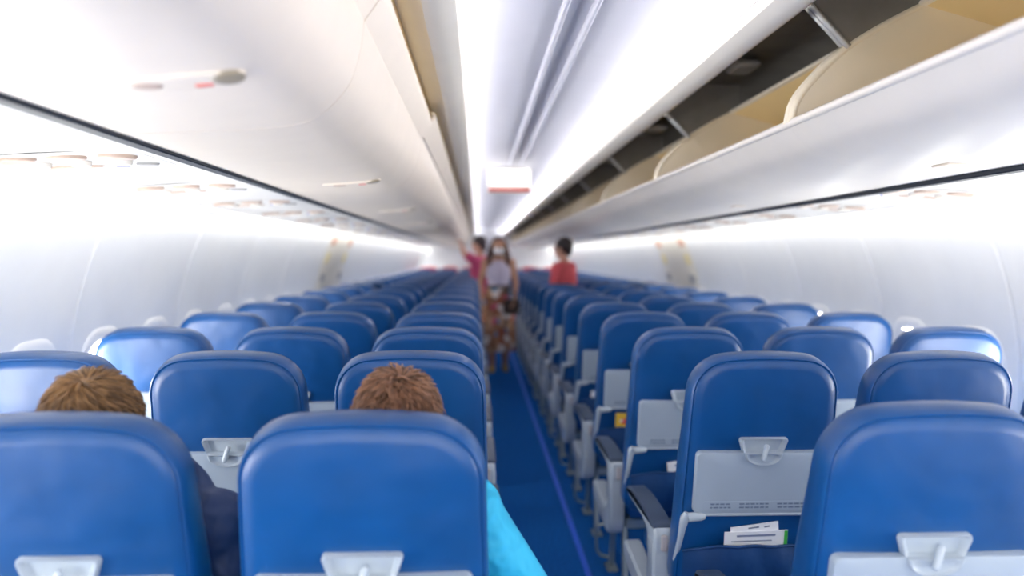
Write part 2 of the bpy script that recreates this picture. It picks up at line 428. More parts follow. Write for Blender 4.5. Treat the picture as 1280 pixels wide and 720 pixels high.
# ------------------------------------------------------------------ seats
PITCH_S, ROW0, NROW = 0.78, 1.27, 24
A = R(11); YB, ZB, VT = 0.19, 0.43, 0.709
def B(u, v, t):
    return (u, YB - v * math.sin(A) + t * math.cos(A), ZB + v * math.cos(A) + t * math.sin(A))
def back_outline(ins):
    hb, ht = 0.221 - ins, 0.205 - ins; rt = max(0.100 - ins * 0.8, 0.02); rb = max(0.05 - ins, 0.008); v0, v1 = ins, VT - ins
    pts = []
    for k in range(9): pts.append((-hb + rb + (2 * hb - 2 * rb) * k / 8, v0))
    for k in range(1, 5):
        a = R(-90 + 90 * k / 4); pts.append((hb - rb + rb * math.cos(a), v0 + rb + rb * math.sin(a)))
    for k in range(1, 13):
        f = k / 12; v = v0 + rb + (v1 - rt - v0 - rb) * f; pts.append((hb + (ht - hb) * f, v))
    for k in range(1, 11):
        a = R(90 * k / 10); ca, sa = math.cos(a) ** 0.88, math.sin(a) ** 0.88
        pts.append((ht - rt + rt * ca, v1 - rt + rt * sa))
    for k in range(1, 10): pts.append((ht - rt - 2 * (ht - rt) * k / 10, v1))
    for k in range(0, 11):
        a = R(90 + 90 * k / 10); ca, sa = abs(math.cos(a)) ** 0.88, abs(math.sin(a)) ** 0.88
        pts.append((-ht + rt - rt * ca, v1 - rt + rt * sa))
    for k in range(1, 13):
        f = 1 - k / 12; v = v0 + rb + (v1 - rt - v0 - rb) * f; pts.append((-hb - (ht - hb) * f, v))
    for k in range(1, 4):
        a = R(180 + 90 * k / 4); pts.append((-hb + rb + rb * math.cos(a), v0 + rb + rb * math.sin(a)))
    # slight crown of the top edge
    return [(u, v + 0.018 * (1 - (u / 0.2) ** 2) * max(0, (v - 0.45) / (VT - 0.45))) for u, v in pts]
def backrest_mb():
    mb = MB(); rings = [(0.165, -0.0565), (0.12, -0.056), (0.07, -0.0545), (0.035, -0.0525), (0.0140, -0.0505), (0.0112, -0.0465), (0.0100, -0.0452), (0.0088, -0.0465),
                        (0.0062, -0.0470), (0.0038, -0.043), (0.0012, -0.034), (0.0, -0.018), (0.0, 0.022), (0.004, 0.042), (0.012, 0.056), (0.024, 0.063), (0.05, 0.062), (0.09, 0.058), (0.165, 0.054)]
    def thin(v, t):                                    # the head of the cushion is slimmer than its foot
        f = max(0.0, min(1.0, (v - 0.40) / 0.30)); return t * (1 - 0.78 * f) if t > 0 else t
    mb.loft([[B(u, v, thin(v, t)) for u, v in back_outline(i)] for i, t in rings])
    return mb
def ring_shape(poly, prof):                            # poly in (u,v) convex; prof: (scale, t)
    cu = sum(p[0] for p in poly) / len(poly); cv = sum(p[1] for p in poly) / len(poly)
    return [[B(cu + (u - cu) * s, cv + (v - cv) * s, t) for u, v in poly] for s, t in prof]
TT = VT - 0.249                                        # top edge of the tray along the back
def make_seat(pos, side):
    """pos aisle/middle/window; side -1 left block, +1 right block; inner side (towards the aisle) is -side"""
    root = empty('airplane_seat')
    backrest_mb().build('backrest', M['leather'], root, 50)
    # seat cushion with rounded front
    mb = MB(); pr = spline([(0.25, 0.36), (0.25, 0.44), (0.29, 0.468), (0.45, 0.462), (0.62, 0.470), (0.68, 0.455), (0.70, 0.41), (0.68, 0.365)], 4)
    mb.prismx(pr, -0.188, 0.188, 0.02); mb.build('seat_cushion', M['leather'], root, 50)
    mb = MB(); mb.box((0, 0.46, 0.335), (0.38, 0.40, 0.05), 0.01); mb.build('seat_frame', M['steel'], root)
    # tray table
    tw, th = 0.366, 0.184; tc_v = TT - th / 2
    tray = MB()
    pl = [(u, tc_v + v) for u, v in rr(tw, th, 0.014, 4)]
    tray.loft(ring_shape(pl, ((1.0, -0.046), (1.0, -0.066), (0.988, -0.0715), (0.96, -0.0725), (0.5, -0.0725))))
    tr = tray.build('tray_table', M['tray'], root, 40)
    lip = MB(); lip.tube([B(-tw / 2 + 0.004, TT - th - 0.002, -0.068), B(tw / 2 - 0.004, TT - th - 0.002, -0.068)], 0.006, 8)
    lip.build('tray_lip', M['shroud'], tr)
    # latch: upper cup on the cover, half-oval cup in the tray, turn knob
    up = [(-0.064, 0.036), (-0.066, 0.030), (-0.056, -0.001), (-0.052, -0.004), (0.052, -0.004), (0.056, -0.001), (0.066, 0.030), (0.064, 0.036), (0.060, 0.038), (-0.060, 0.038)]
    up = [(u, TT + 0.001 + v) for u, v in up]
    mb = MB(); mb.loft(ring_shape(up, ((1.02, -0.045), (1.02, -0.066), (0.97, -0.0715), (0.88, -0.069), (0.80, -0.059), (0.5, -0.058))))
    mb.build('latch_plate', M['shroud'], root, 40)
    lo = [(0.050 * math.cos(a), TT - 0.001 - 0.034 * abs(math.sin(a)) ** 0.8) for a in [R(180 + 180 * k / 16) for k in range(17)]]
    mb = MB(); mb.loft(ring_shape(lo, ((1.04, -0.070), (1.03, -0.0775), (0.96, -0.080), (0.84, -0.0765), (0.72, -0.0735), (0.4, -0.073))))
    mb.build('latch_cup', M['shroud'], tr, 40)
    mb = MB(); mb.capsule(B(0.006, TT + 0.018, -0.075), B(-0.004, TT - 0.014, -0.084), 0.0068, 0.0068, 10)
    mb.build('latch_knob', M['shroud'], tr)
    # printed strip near the tray's lower edge
    mb = MB(); sv = TT - th + 0.026
    fr = [(u, sv + v) for u, v in rr(tw - 0.050, 0.026, 0.003, 2)]
    mb.loft(ring_shape(fr, ((1.0, -0.0724), (1.0, -0.0733), (0.99, -0.0735), (0.5, -0.0735)))); mb.build('placard', M['tray'], tr)
    rnd = random.Random(3)
    for c0, c1 in ((-0.138, -0.080), (-0.058, 0.026), (0.050, 0.138)):
        mb = MB()
        for v in (0.0052, -0.0052):
            u = c0 + rnd.uniform(0, .004)
            while u < c1 - 0.004:
                l = rnd.uniform(0.006, 0.016); e = min(u + l, c1)
                mb.add([B(u, sv + v - .0022, -0.0738), B(e, sv + v - .0022, -0.0738), B(e, sv + v + .0022, -0.0738), B(u, sv + v + .0022, -0.0738)], [(0, 1, 2, 3)])
                u = e + 0.003
        mb.build('placard_print', M['placard'], tr)
    # hinge arms either side
    for sx in (-1, 1):
        mb = MB()
        v = TT - th - 0.006
        mb.tube([B(sx * 0.150, v, -0.074), B(sx * 0.160, v, -0.074), B(sx * 0.176, v, -0.074), B(sx * 0.198, v - .002, -0.074)], [0.007, 0.011, 0.013, 0.014], 10)
        mb.tube([B(sx * 0.200, v + 0.010, -0.074), B(sx * 0.207, v - 0.004, -0.073), B(sx * 0.210, v - 0.035, -0.068), B(sx * 0.211, v - 0.085, -0.054), B(sx * 0.214, v - 0.16, -0.028)], [0.010, 0.013, 0.010, 0.008, 0.007], 10)
        mb.build('tray_hinge', M['shroud'], root, 50)
    # literature pocket
    mb = MB(); loops = []
    for k in range(9):
        f = k / 8; l = []
        for j in range(17):
            u = -0.200 + 0.400 * j / 16; e = abs(j - 8) / 8
            vm = 0.180 - 0.030 * e ** 4; v = vm * f + 0.015 * (1 - f)
            bulge = 0.050 + (0.042 * math.sin(math.pi * min(1, 0.15 + 0.62 * f)) + 0.004 * math.sin(u * 60 + f * 5)) * (1 - e ** 4)
            l.append(B(u, v, -bulge - 0.004 * (1 - e)))
        loops.append(l)
    mb.loft(loops, False, False, closed=False)
    mb.loft([[Vector(p) + Vector((0, 0.005, 0)) for p in l] for l in loops], False, False, closed=False)
    po = mb.build('seat_pocket', M['fabric'], root, 60)
    em = MB(); em.tube([Vector(p) for p in loops[-1]], 0.0045, 8); em.build('pocket_edge', M['fabric'], po)
    # armrest towards the aisle
    sx = -side; ax = sx * 0.224; DZ = -0.028
    if pos == 'aisle':
        pr = spline([(0.245, 0.575), (0.243, 0.48), (0.255, 0.375), (0.29, 0.322), (0.36, 0.305), (0.62, 0.335), (0.70, 0.36), (0.715, 0.395), (0.69, 0.415), (0.52, 0.400), (0.40, 0.395), (0.345, 0.42), (0.328, 0.48), (0.328, 0.575)], 4)
        mb = MB(); mb.prismx([(y, z + DZ) for y, z in pr], ax - 0.031, ax + 0.031, 0.008); sh = mb.build('armrest_shroud', M['shroud'], root, 40)
    ap = spline([(0.238, 0.560), (0.240, 0.60), (0.262, 0.618), (0.36, 0.628), (0.52, 0.632), (0.64, 0.622), (0.66, 0.607), (0.63, 0.592), (0.50, 0.592), (0.38, 0.585), (0.335, 0.560), (0.325, 0.535), (0.245, 0.53)], 4)
    mb = MB(); mb.prismx([(y, z + DZ) for y, z in ap], ax - 0.028, ax + 0.028, 0.007); ar = mb.build('armrest', M['shroud'], root, 40)
    pd = spline([(0.250, 0.612), (0.262, 0.624), (0.36, 0.635), (0.52, 0.639), (0.645, 0.628), (0.668, 0.608), (0.655, 0.606), (0.63, 0.616), (0.52, 0.625), (0.36, 0.621), (0.27, 0.612)], 4)
    mb = MB(); mb.prismx([(y, z + DZ) for y, z in pd], ax - 0.032, ax + 0.032, 0.006); mb.build('armrest_pad', M['pad'], ar, 40)
    mb = MB(); mb.box((ax - sx * 0.002, 0.237, 0.572 + DZ), (0.020, 0.012, 0.050), 0.004); mb.build('armrest_button', M['button'], ar)
    # legs
    lx = ax * 0.80
    for y0, y1 in ((0.34, 0.30), (0.56, 0.64)):
        mb = MB(); mb.tube([(lx, y0, 0.33), (lx, (y0 + y1) / 2, 0.17), (lx, y1, 0.012)], 0.014, 10)
        mb.box((lx, y1, 0.008), (0.05, 0.09, 0.016), 0.005); mb.build('leg', M['steel'], root)
    if pos == 'aisle':
        mb = MB(); mb.tube(spline([(lx, 0.60, 0.215), (lx + sx * 0.045, 0.605, 0.215), (lx + sx * 0.068, 0.61, 0.195), (lx + sx * 0.072, 0.62, 0.13), (lx + sx * 0.060, 0.63, 0.075), (lx + sx * 0.02, 0.64, 0.055), (lx, 0.62, 0.055)], 4), 0.008, 8)
        mb.build('baggage_bar', M['steel'], root, 60)
    return root
protos = {}
for side in (-1, 1):
    for pos in ('aisle', 'middle', 'window'):
        if pos == 'window': continue
        protos[(pos, side)] = make_seat(pos, side); freeze(protos[(pos, side)])
SEATX = {'aisle': 0.482, 'middle': 0.973, 'window': 1.463}
used = set()
FAR_SKIP = ('placard', 'placard_print', 'latch_knob', 'latch_cup', 'tray_lip', 'pocket_edge', 'armrest_button', 'baggage_bar', 'seat_frame')
VERYFAR_SKIP = FAR_SKIP + ('latch_plate', 'tray_hinge', 'armrest_pad')
seats = {}
rng = random.Random(11)
SIDE_OFF = {}
def seat_dx(side, k):
    return {(-1, 0): -0.008, (1, 0): 0.035}.get((side, k), 0.0)
def row_y(side, k):
    off = {(-1, 0): -0.01, (-1, 1): 0.05, (1, 0): 0.05, (1, 1): 0.02}.get((side, k), 0.0)
    return ROW0 + PITCH_S * k + off
for k in range(NROW):
    for side in (-1, 1):
        for pos in ('aisle', 'middle', 'window'):
            key = ('middle' if pos == 'window' else pos, side)
            p = protos[key]
            if key not in used: o = p; used.add(key)
            else: o = copy_tree(p, None, FAR_SKIP if 8 <= k < 14 else VERYFAR_SKIP if k >= 14 else ())
            o.location = (side * SEATX[pos] + seat_dx(side, k), row_y(side, k), 0)
            extra = {(0, -1, 'middle'): ', golden-haired passenger in it', (0, -1, 'aisle'): ', passenger in cyan',
                     (1, 1, 'aisle'): ', papers in pocket', (3, 1, 'aisle'): ', yellow card'}.get((k, side, pos), '')
            if k >= NROW - 3: extra = ', red headrest'
            tag(o, 'blue %s seat %s of aisle, %s row from camera%s' % (pos, 'left' if side < 0 else 'right', ORD[k], extra), 'airplane seat', 'rows of blue leather airplane seats')
            seats[(k, side, pos)] = o
cm = None
for k in range(NROW - 3, NROW):
    for side in (-1, 1):
        for pos in ('aisle', 'middle', 'window'):
            if cm is None:
                mb = MB(); loops = []
                for i, t in ((0.06, -0.058), (0.02, -0.053), (-0.002, -0.036), (-0.004, 0.0), (-0.002, 0.048), (0.02, 0.068), (0.06, 0.068)):
                    loops.append([B(u, v, t) for u, v in back_outline(i)[25:52]])
                mb.loft(loops, False, False, closed=False); c = mb.build('headrest_cover', M['red'], seats[(k, side, pos)], 60); cm = c
            else:
                c = cm.copy(); C.objects.link(c); c.parent = seats[(k, side, pos)]

# ------------------------------------------------------------------ papers in the seat pockets
def card(name, side, k, u0, u1, v0, v1, t, m, label, cat, tilt=0.0, marks=()):
    loc = Vector(seats[(k, side, 'aisle')].location) + Vector((0, 0.043 * math.sin(A), -0.043 * math.cos(A)))
    def P(u, v, tt):
        uc = (u0 + u1) / 2; u2 = uc + (u - uc) * math.cos(tilt) - (v - v0) * math.sin(tilt); v2 = v0 + (v - v0) * math.cos(tilt) + (u - uc) * math.sin(tilt)
        return Vector(B(u2, v2, tt)) - Vector(B(0, 0.2, 0))
    mb = MB(); mb.loft([[P(u, v, tt) for u, v in ((u0, v0), (u1, v0), (u1, v1), (u0, v1))] for tt in (t, t - 0.003)])
    o = mb.build(name, m); o.location = loc + Vector(B(0, 0.2, 0))
    for nm, mm, a0, a1, b0, b1 in marks:
        q = MB(); q.loft([[P(u, v, tt) for u, v in ((a0, b0), (a1, b0), (a1, b1), (a0, b1))] for tt in (t - 0.0031, t - 0.0037)])
        q.build(nm, mm, o)
    tag(o, label, cat); return o
card('booklet', 1, 1, -0.085, 0.095, 0.12, 0.263, -0.066, M['paper'], 'white booklet with green edge in the pocket of the second-row seat right of the aisle', 'booklet',
     0.03, (('green_edge', M['green'], 0.085, 0.0945, 0.12, 0.262), ('printed_line', M['ink'], -0.05, 0.06, 0.247, 0.253), ('printed_line', M['placard'], -0.065, 0.05, 0.232, 0.235)))
card('leaflet', 1, 1, -0.05, 0.085, 0.12, 0.283, -0.062, M['paper'], 'slanted white leaflet tucked behind the green-edged booklet', 'leaflet', 0.14,
     (('printed_line', M['placard'], 0.0, 0.03, 0.272, 0.276), ('printed_line', M['placard'], 0.045, 0.06, 0.270, 0.274)))
card('booklet', 1, 2, -0.06, 0.11, 0.12, 0.258, -0.066, M['paper'], 'white booklet in the pocket of the third-row seat right of the aisle', 'booklet', 0.02,
     (('printed_line', M['ink'], -0.035, 0.06, 0.244, 0.251),))
card('leaflet', 1, 2, -0.045, 0.10, 0.12, 0.268, -0.062, M['paper'], 'plain white leaflet behind the booklet of the third-row aisle seat', 'leaflet', 0.16)
card('safety_card', 1, 3, -0.125, -0.050, 0.12, 0.290, -0.064, M['yellow'], 'yellow and red card in the pocket of a right aisle seat', 'card', 0.0,
     (('red_print', M['red'], -0.095, -0.055, 0.235, 0.262), ('pale_print', M['paper'], -0.105, -0.085, 0.245, 0.258)))
card('leaflet', 1, 4, -0.13, -0.05, 0.12, 0.262, -0.064, M['paper'], 'white leaflet in the pocket of the fifth-row seat right of the aisle', 'leaflet')

# ------------------------------------------------------------------ overhead bins
BL = 1.55
LOUT = spline([(0.984, 1.632), (0.85, 1.638), (0.72, 1.645), (0.62, 1.664), (0.555, 1.722), (0.528, 1.792), (0.518, 1.866)], 5)
LIP = spline([(0.516, 1.872), (0.492, 1.905), (0.470, 1.938), (0.466, 1.955), (0.48, 1.965)], 3)
def make_left_bin(opened):
    root = empty('overhead_bin')
    dz, dx = (-0.030, 0.012) if opened else (0.0, 0.0)
    mb = MB(); sh = thick([(-x - 0, z) for x, z in LOUT], 0.012); mb.prism(sh, 0.002, BL - 0.002)
    mb.box((-0.975, BL / 2, 1.76), (0.015, BL - 0.004, 0.2), 0.003)
    mb.build('bin_body', M['bin'], root, 40)
    mb = MB(); mb.prism([(x - dx, z + dz) for x, z in thick([(-x, z) for x, z in LIP], 0.010)], 0.004, BL - 0.004); mb.build('bin_door_edge', M['bin'], root, 40)
    mb = MB(); mb.prism([(-0.53, 1.905), (-0.50, 1.93), (-0.50, 2.015), (-0.53, 2.015)], 0.004, BL - 0.004); mb.build('bin_lining', M['lining'], root)
    # finger pull and stickers near the forward end
    def S(f):                                         # point on the underside
        i = min(int(f * (len(LOUT) - 1)), len(LOUT) - 2); g = f * (len(LOUT) - 1) - i
        a, b = LOUT[i], LOUT[i + 1]; return (-(a[0] + (b[0] - a[0]) * g), a[1] + (b[1] - a[1]) * g)
    def patch(nm, m, f0, f1, y0, y1, h, par, rad=0.48):
        q = MB(); loops = []
        for s, hh in ((1.0, -0.001), (1.0, h * 0.6), (0.9, h), (0.5, h * .98)):
            l = []
            for u, v in rr(1, 1, rad, 5):
                x, z = S((f0 + f1) / 2 + (f1 - f0) * u * s); l.append((x + 0.3 * hh, (y0 + y1) / 2 + (y1 - y0) * v * s, z - hh))
            loops.append(l)
        q.loft(loops, False, True); return q.build(nm, m, par, 60)
    L = patch('latch', M['bin'], 0.20, 0.485, BL - 0.45, BL - 0.37, 0.004, root)
    patch('latch_recess', M['taupe'], 0.40, 0.48, BL - 0.44, BL - 0.38, 0.0055, L)
    patch('red_sticker', M['red_mark'], 0.355, 0.395, BL - 0.40, BL - 0.385, 0.005, L, 0.2)
    patch('pale_sticker', M['peach'], 0.24, 0.30, BL - 0.43, BL - 0.39, 0.005, L)
    return root
lb = make_left_bin(False); freeze(lb); lo = make_left_bin(True); freeze(lo)
ys = [-1.55 + 1.55 * i for i in range(14)]
firsts = {True: True, False: True}
for i, y in enumerate(ys):
    op = (i in (1, 2)); src = lo if op else lb
    if firsts[op]: o = src; firsts[op] = False
    else: o = copy_tree(src, None, () if i < 7 else ('pale_sticker', 'red_sticker'))
    o.location = (0, y, 0)
    tag(o, 'cream overhead bin along the left side, %s from the camera, %s' % (ORD[i], 'door slightly ajar' if op else 'door shut'), 'overhead bin', 'left overhead bins')

# right: open pivoting bins
INNER = [(0.530, 1.752), (0.62, 1.682), (0.78, 1.645), (0.96, 1.642), (1.14, 1.73), (1.20, 1.82), (1.18, 1.93), (1.10, 1.995), (0.86, 2.062)]
INNER_S = spline(INNER, 4)
OUTER = [(0.516, 1.748), (0.60, 1.672), (0.74, 1.634), (0.90, 1.624), (0.982, 1.622)]
OUTER_S = spline(OUTER, 5)
RIM = spline([(0.520, 1.752), (0.535, 1.81), (0.582, 1.872), (0.66, 1.945), (0.76, 2.008), (0.872, 2.066)], 4)
def make_right_bin():
    root = empty('overhead_bin')
    mb = MB(); mb.prism(thick(OUTER_S, 0.012), 0.0004, BL - 0.0004); mb.build('bin_body', M['binwhite'], root, 40)
    mb = MB(); mb.prism(thick(INNER_S, -0.008), 0.004, BL - 0.004); mb.build('bin_lining', M['lining'], root, 40)
    mb = MB(); mb.tube([(0.522, 0.0004, 1.753), (0.522, BL - 0.0004, 1.753)], 0.011, 10); mb.build('bin_lip', M['binwhite'], root, 60)
    mb = MB(); mb.box((0.866, BL / 2, 2.066), (0.03, BL - 0.004, 0.014), 0.004); mb.build('bin_back_edge', M['valance'], root)
    poly = RIM + list(reversed(INNER_S))[1:-1]
    for a, b in ((0.004, 0.022), (BL - 0.022, BL - 0.004)):
        mb = MB(); mb.prism(poly, a, b); e = mb.build('end_panel', M['endpanel'], root, 30)
        q = MB(); q.tube([(x, (a + b) / 2, z) for x, z in RIM], 0.012, 8); q.build('panel_rim', M['endpanel'], e, 60)
    mb = MB(); mb.prism([(0.555, 2.13), (0.56, 2.06), (0.665, 1.955)] + RIM[13:] + [(0.90, 2.10), (0.90, 2.19), (0.60, 2.19)], BL - 0.020, BL - 0.001)
    d = mb.build('divider_plate', M['housing'], root)
    q = MB(); q.tube([(0.552, BL - 0.022, 2.15), (0.557, BL - 0.022, 2.06), (0.665, BL - 0.022, 1.950)], 0.009, 8); q.tube([(0.552, BL - 0.004, 2.15), (0.557, BL - 0.004, 2.06), (0.665, BL - 0.004, 1.950)], 0.009, 8)
    q.build('divider_edge', M['divider'], d, 60)
    mb = MB(); mb.box((0.80, BL - 0.35, 2.19), (0.10, 0.16, 0.03), 0.01); mb.build('hinge_block', M['divider'], root)
    def pt(f):
        i = min(int(f * (len(OUTER_S) - 1)), len(OUTER_S) - 2); return OUTER_S[i]
    x, z = OUTER_S[13]
    mb = MB(); mb.box((x, BL - 0.19, z - 0.001), (0.05, 0.07, 0.006), 0.002); mb.build('latch', M['bin'], root)
    return root
rb = make_right_bin(); freeze(rb)
ys = [2.06 - 1.55 * 2 + 1.55 * i for i in range(14)]
for i, y in enumerate(ys):
    if y + BL > Y1: break
    o = rb if i == 0 else copy_tree(rb, None, () if i < 8 else ('hinge_block', 'latch'))
    o.location = (0, y, 0)
    tag(o, 'open overhead bin with tan lining along the right side, %s from the camera' % ORD[i], 'overhead bin', 'right overhead bins')
# dark housing above the open bins; plain shell behind the closed ones
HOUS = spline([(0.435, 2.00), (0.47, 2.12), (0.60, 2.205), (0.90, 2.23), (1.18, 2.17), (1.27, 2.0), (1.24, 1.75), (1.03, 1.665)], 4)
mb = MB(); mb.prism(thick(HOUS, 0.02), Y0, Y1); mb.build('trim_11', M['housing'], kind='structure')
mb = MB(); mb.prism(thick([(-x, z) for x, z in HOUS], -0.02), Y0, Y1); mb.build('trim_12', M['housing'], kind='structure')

# ------------------------------------------------------------------ passenger service units, one per row and side
def make_psu(sg):
    root = empty('service_unit')
    def zz(x): return 1.628 + 0.006 * math.sin((x - 1.0) * 3)
    prof = spline([(1.004, 1.638), (1.15, 1.643), (1.40, 1.632), (1.635, 1.598)], 8)
    def zat(x):
        for (x0, z0), (x1, z1) in zip(prof, prof[1:]):
            if x0 <= x <= x1: return z0 + (z1 - z0) * (x - x0) / (x1 - x0)
        return 1.62
    def patch(nm, m, x0, x1, y0, y1, h, par, rad=0.48, lab=None):
        q = MB(); loops = []
        for s, hh in ((1.0, -0.002), (1.0, h * 0.6), (0.92, h), (0.5, h)):
            loops.append([(sg * ((x0 + x1) / 2 + (x1 - x0) * u * s), (y0 + y1) / 2 + (y1 - y0) * v * s, zat((x0 + x1) / 2 + (x1 - x0) * u * s) - hh) for u, v in rr(1, 1, rad, 4)])
        q.loft(loops, False, True); return q.build(nm, m, par, 60, label=lab)
    pl = patch('unit_plate', M['psu'], 1.10, 1.52, -0.14, 0.16, 0.0012, root, 0.15)
    for x in (1.17, 1.29, 1.41): 
        patch('reading_light', M['peach'], x - 0.045, x + 0.045, -0.10, -0.03, 0.009, root)
    for x in (1.20, 1.30, 1.40): patch('air_nozzle', M['binwhite'], x - 0.025, x + 0.025, 0.0, 0.05, 0.014, root)
    patch('speaker_grille', M['grey_mark'], 1.13, 1.19, 0.075, 0.10, 0.007, root)
    patch('call_button', M['blue_mark'], 1.21, 1.25, 0.095, 0.115, 0.008, root)
    patch('sign_window', M['peach'], 1.28, 1.44, 0.09, 0.13, 0.007, root)
    return root
for sg in (-1, 1):
    p = make_psu(sg); freeze(p)
    for k in range(-1, 18):
        o = p if k == -1 else copy_tree(p, None, () if k < 6 else ('sign_window', 'speaker_grille', 'air_nozzle'))
        o.location = (0, 2.02 + 0.78 * k, 0)
        tag(o, 'white service unit with reading lights on the %s underside, %s from the camera' % ('left' if sg < 0 else 'right', ORD[k + 1]), 'service unit', 'passenger service units')

# hanging sign box
root = empty('aisle_sign', (-0.04, 6.55, 2.135))
mb = MB(); mb.box((0, 0, -0.105), (0.36, 0.10, 0.21), 0.012); mb.build('sign_box', M['binwhite'], root)
mb = MB(); mb.box((0, -0.052, -0.085), (0.32, 0.006, 0.12), 0.002); mb.build('sign_face', M['sign'], root)
mb = MB(); mb.box((0, -0.052, -0.185), (0.34, 0.006, 0.03), 0.002); mb.build('sign_band', M['red_mark'], root)
tag(root, 'white lit sign box hanging from the ceiling above the aisle', 'sign')

# ------------------------------------------------------------------ people
def blob(name, mb, m, parent=None, voxel=0.009, smooth=6, label=None):
    me = mb.mesh(name + '_tmp'); t = bpy.data.objects.new('tmp', me); C.objects.link(t)
    r = t.modifiers.new('r', 'REMESH'); r.mode = 'VOXEL'; r.voxel_size = voxel; r.use_smooth_shade = True
    s = t.modifiers.new('s', 'SMOOTH'); s.factor = 0.5; s.iterations = smooth
    dg = bpy.context.evaluated_depsgraph_get(); dg.update()
    nm = bpy.data.meshes.new_from_object(t.evaluated_get(dg)); bpy.data.objects.remove(t)
    nm.name = name; nm.materials.clear(); nm.materials.append(m)
    for p in nm.polygons: p.use_smooth = True
    o = bpy.data.objects.new(name, nm); C.objects.link(o)
    if parent: o.parent = parent
    if label: o['label'] = label
    return o
def V(*a): return Vector(a)
def hand(mb, wrist, d, side_v, s=1.0, curl=0.35):
    """palm along d, fingers spread along side_v (thumb side), bending towards the palm normal"""
    d = Vector(d).normalized(); sv = Vector(side_v); sv = (sv - d * sv.dot(d)).normalized(); nrm = d.cross(sv)
    w = Vector(wrist)
    for f in (-0.022, -0.007, 0.008, 0.023):
        mb.capsule(w + sv * f * 0.6 * s, w + (d * 0.085 + sv * f) * s, 0.014 * s, 0.011 * s, 8)
    for f, L in ((-0.030, 0.058), (-0.010, 0.074), (0.010, 0.080), (0.030, 0.070)):
        b = w + (d * 0.085 + sv * f) * s; e1 = (d + nrm * curl).normalized(); e2 = (d + nrm * curl * 2.2).normalized()
        k = b + e1 * L * 0.5 * s; mb.capsule(b, k, 0.0095 * s, 0.0088 * s, 8); mb.capsule(k, k + e2 * L * 0.5 * s, 0.0088 * s, 0.007 * s, 8)
    b = w + (d * 0.025 + sv * 0.024) * s; k = b + (d * 0.55 + sv * 0.75 + nrm * 0.3).normalized() * 0.042 * s
    mb.capsule(b, k, 0.013 * s, 0.010 * s, 8); mb.capsule(k, k + (d * 0.9 + sv * 0.25 + nrm * 0.3).normalized() * 0.032 * s, 0.010 * s, 0.008 * s, 8)
def head_shapes(mb, c, s=1.0, rot=None):
    rot = rot or Matrix.Identity(3); c = Vector(c)
    def P(x, y, z): return c + rot @ (Vector((x, y, z)) * s)
    mb.ell(P(0, -0.008, 0.018), (0.074 * s, 0.092 * s, 0.092 * s), rot=rot)
    mb.ell(P(0, 0.022, -0.045), (0.058 * s, 0.066 * s, 0.066 * s), rot=rot)
    mb.ell(P(0, 0.058, -0.088), (0.026 * s, 0.026 * s, 0.022 * s), 12, 8, rot=rot)
    mb.capsule(P(0, 0.088, 0.005), P(0, 0.103, -0.028), 0.009 * s, 0.014 * s, 8)
    mb.capsule(P(-0.018, 0.080, -0.058), P(0.018, 0.080, -0.058), 0.009 * s, 0.009 * s, 8)
    mb.capsule(P(-0.045, 0.070, 0.026), P(0.045, 0.070, 0.026), 0.012 * s, 0.012 * s, 8)
    for sx in (-1, 1): mb.ell(P(sx * 0.078, -0.006, -0.012), (0.010 * s, 0.020 * s, 0.031 * s), 10, 8, rot=rot)
def eyes(parent, c, s=1.0, rot=None):
    rot = rot or Matrix.Identity(3)
    for sx in (-1, 1):
        q = MB(); q.ell(Vector(c) + rot @ (Vector((sx * 0.030, 0.079, 0.004)) * s), (0.011 * s, 0.008 * s, 0.008 * s), 10, 8); q.build('eye', M['blackshoe'], parent)
def body_shapes(mb, J, s=1.0, female=False):
    w = 0.93 if female else 1.0
    mb.ell(J['pelvis'], (0.165 * s, 0.115 * s, 0.125 * s), rot=J.get('trot')); mb.ell(J['belly'], (0.142 * w * s, 0.10 * s, 0.15 * s), rot=J.get('trot'))
    mb.ell(J['chest'], (0.160 * w * s, 0.112 * s, 0.175 * s), rot=J.get('trot'))
    mb.capsule(J['shl'], J['shr'], 0.062 * s, 0.062 * s); mb.capsule(J['neck'], J['head'], 0.054 * s, 0.050 * s)
    for q in 'lr':
        mb.capsule(J['sh' + q], J['el' + q], 0.052 * w * s, 0.039 * w * s); mb.capsule(J['el' + q], J['wr' + q], 0.040 * w * s, 0.026 * w * s)
        mb.capsule(J['hip' + q], J['kn' + q], 0.086 * s, 0.057 * s)
        k, a = Vector(J['kn' + q]), Vector(J['an' + q])
        mb.capsule(k, k.lerp(a, 0.35), 0.055 * s, 0.054 * s); mb.capsule(k.lerp(a, 0.35), a, 0.054 * s, 0.036 * s)
        mb.capsule(J['heel' + q], J['toe' + q], 0.038 * s, 0.026 * s)
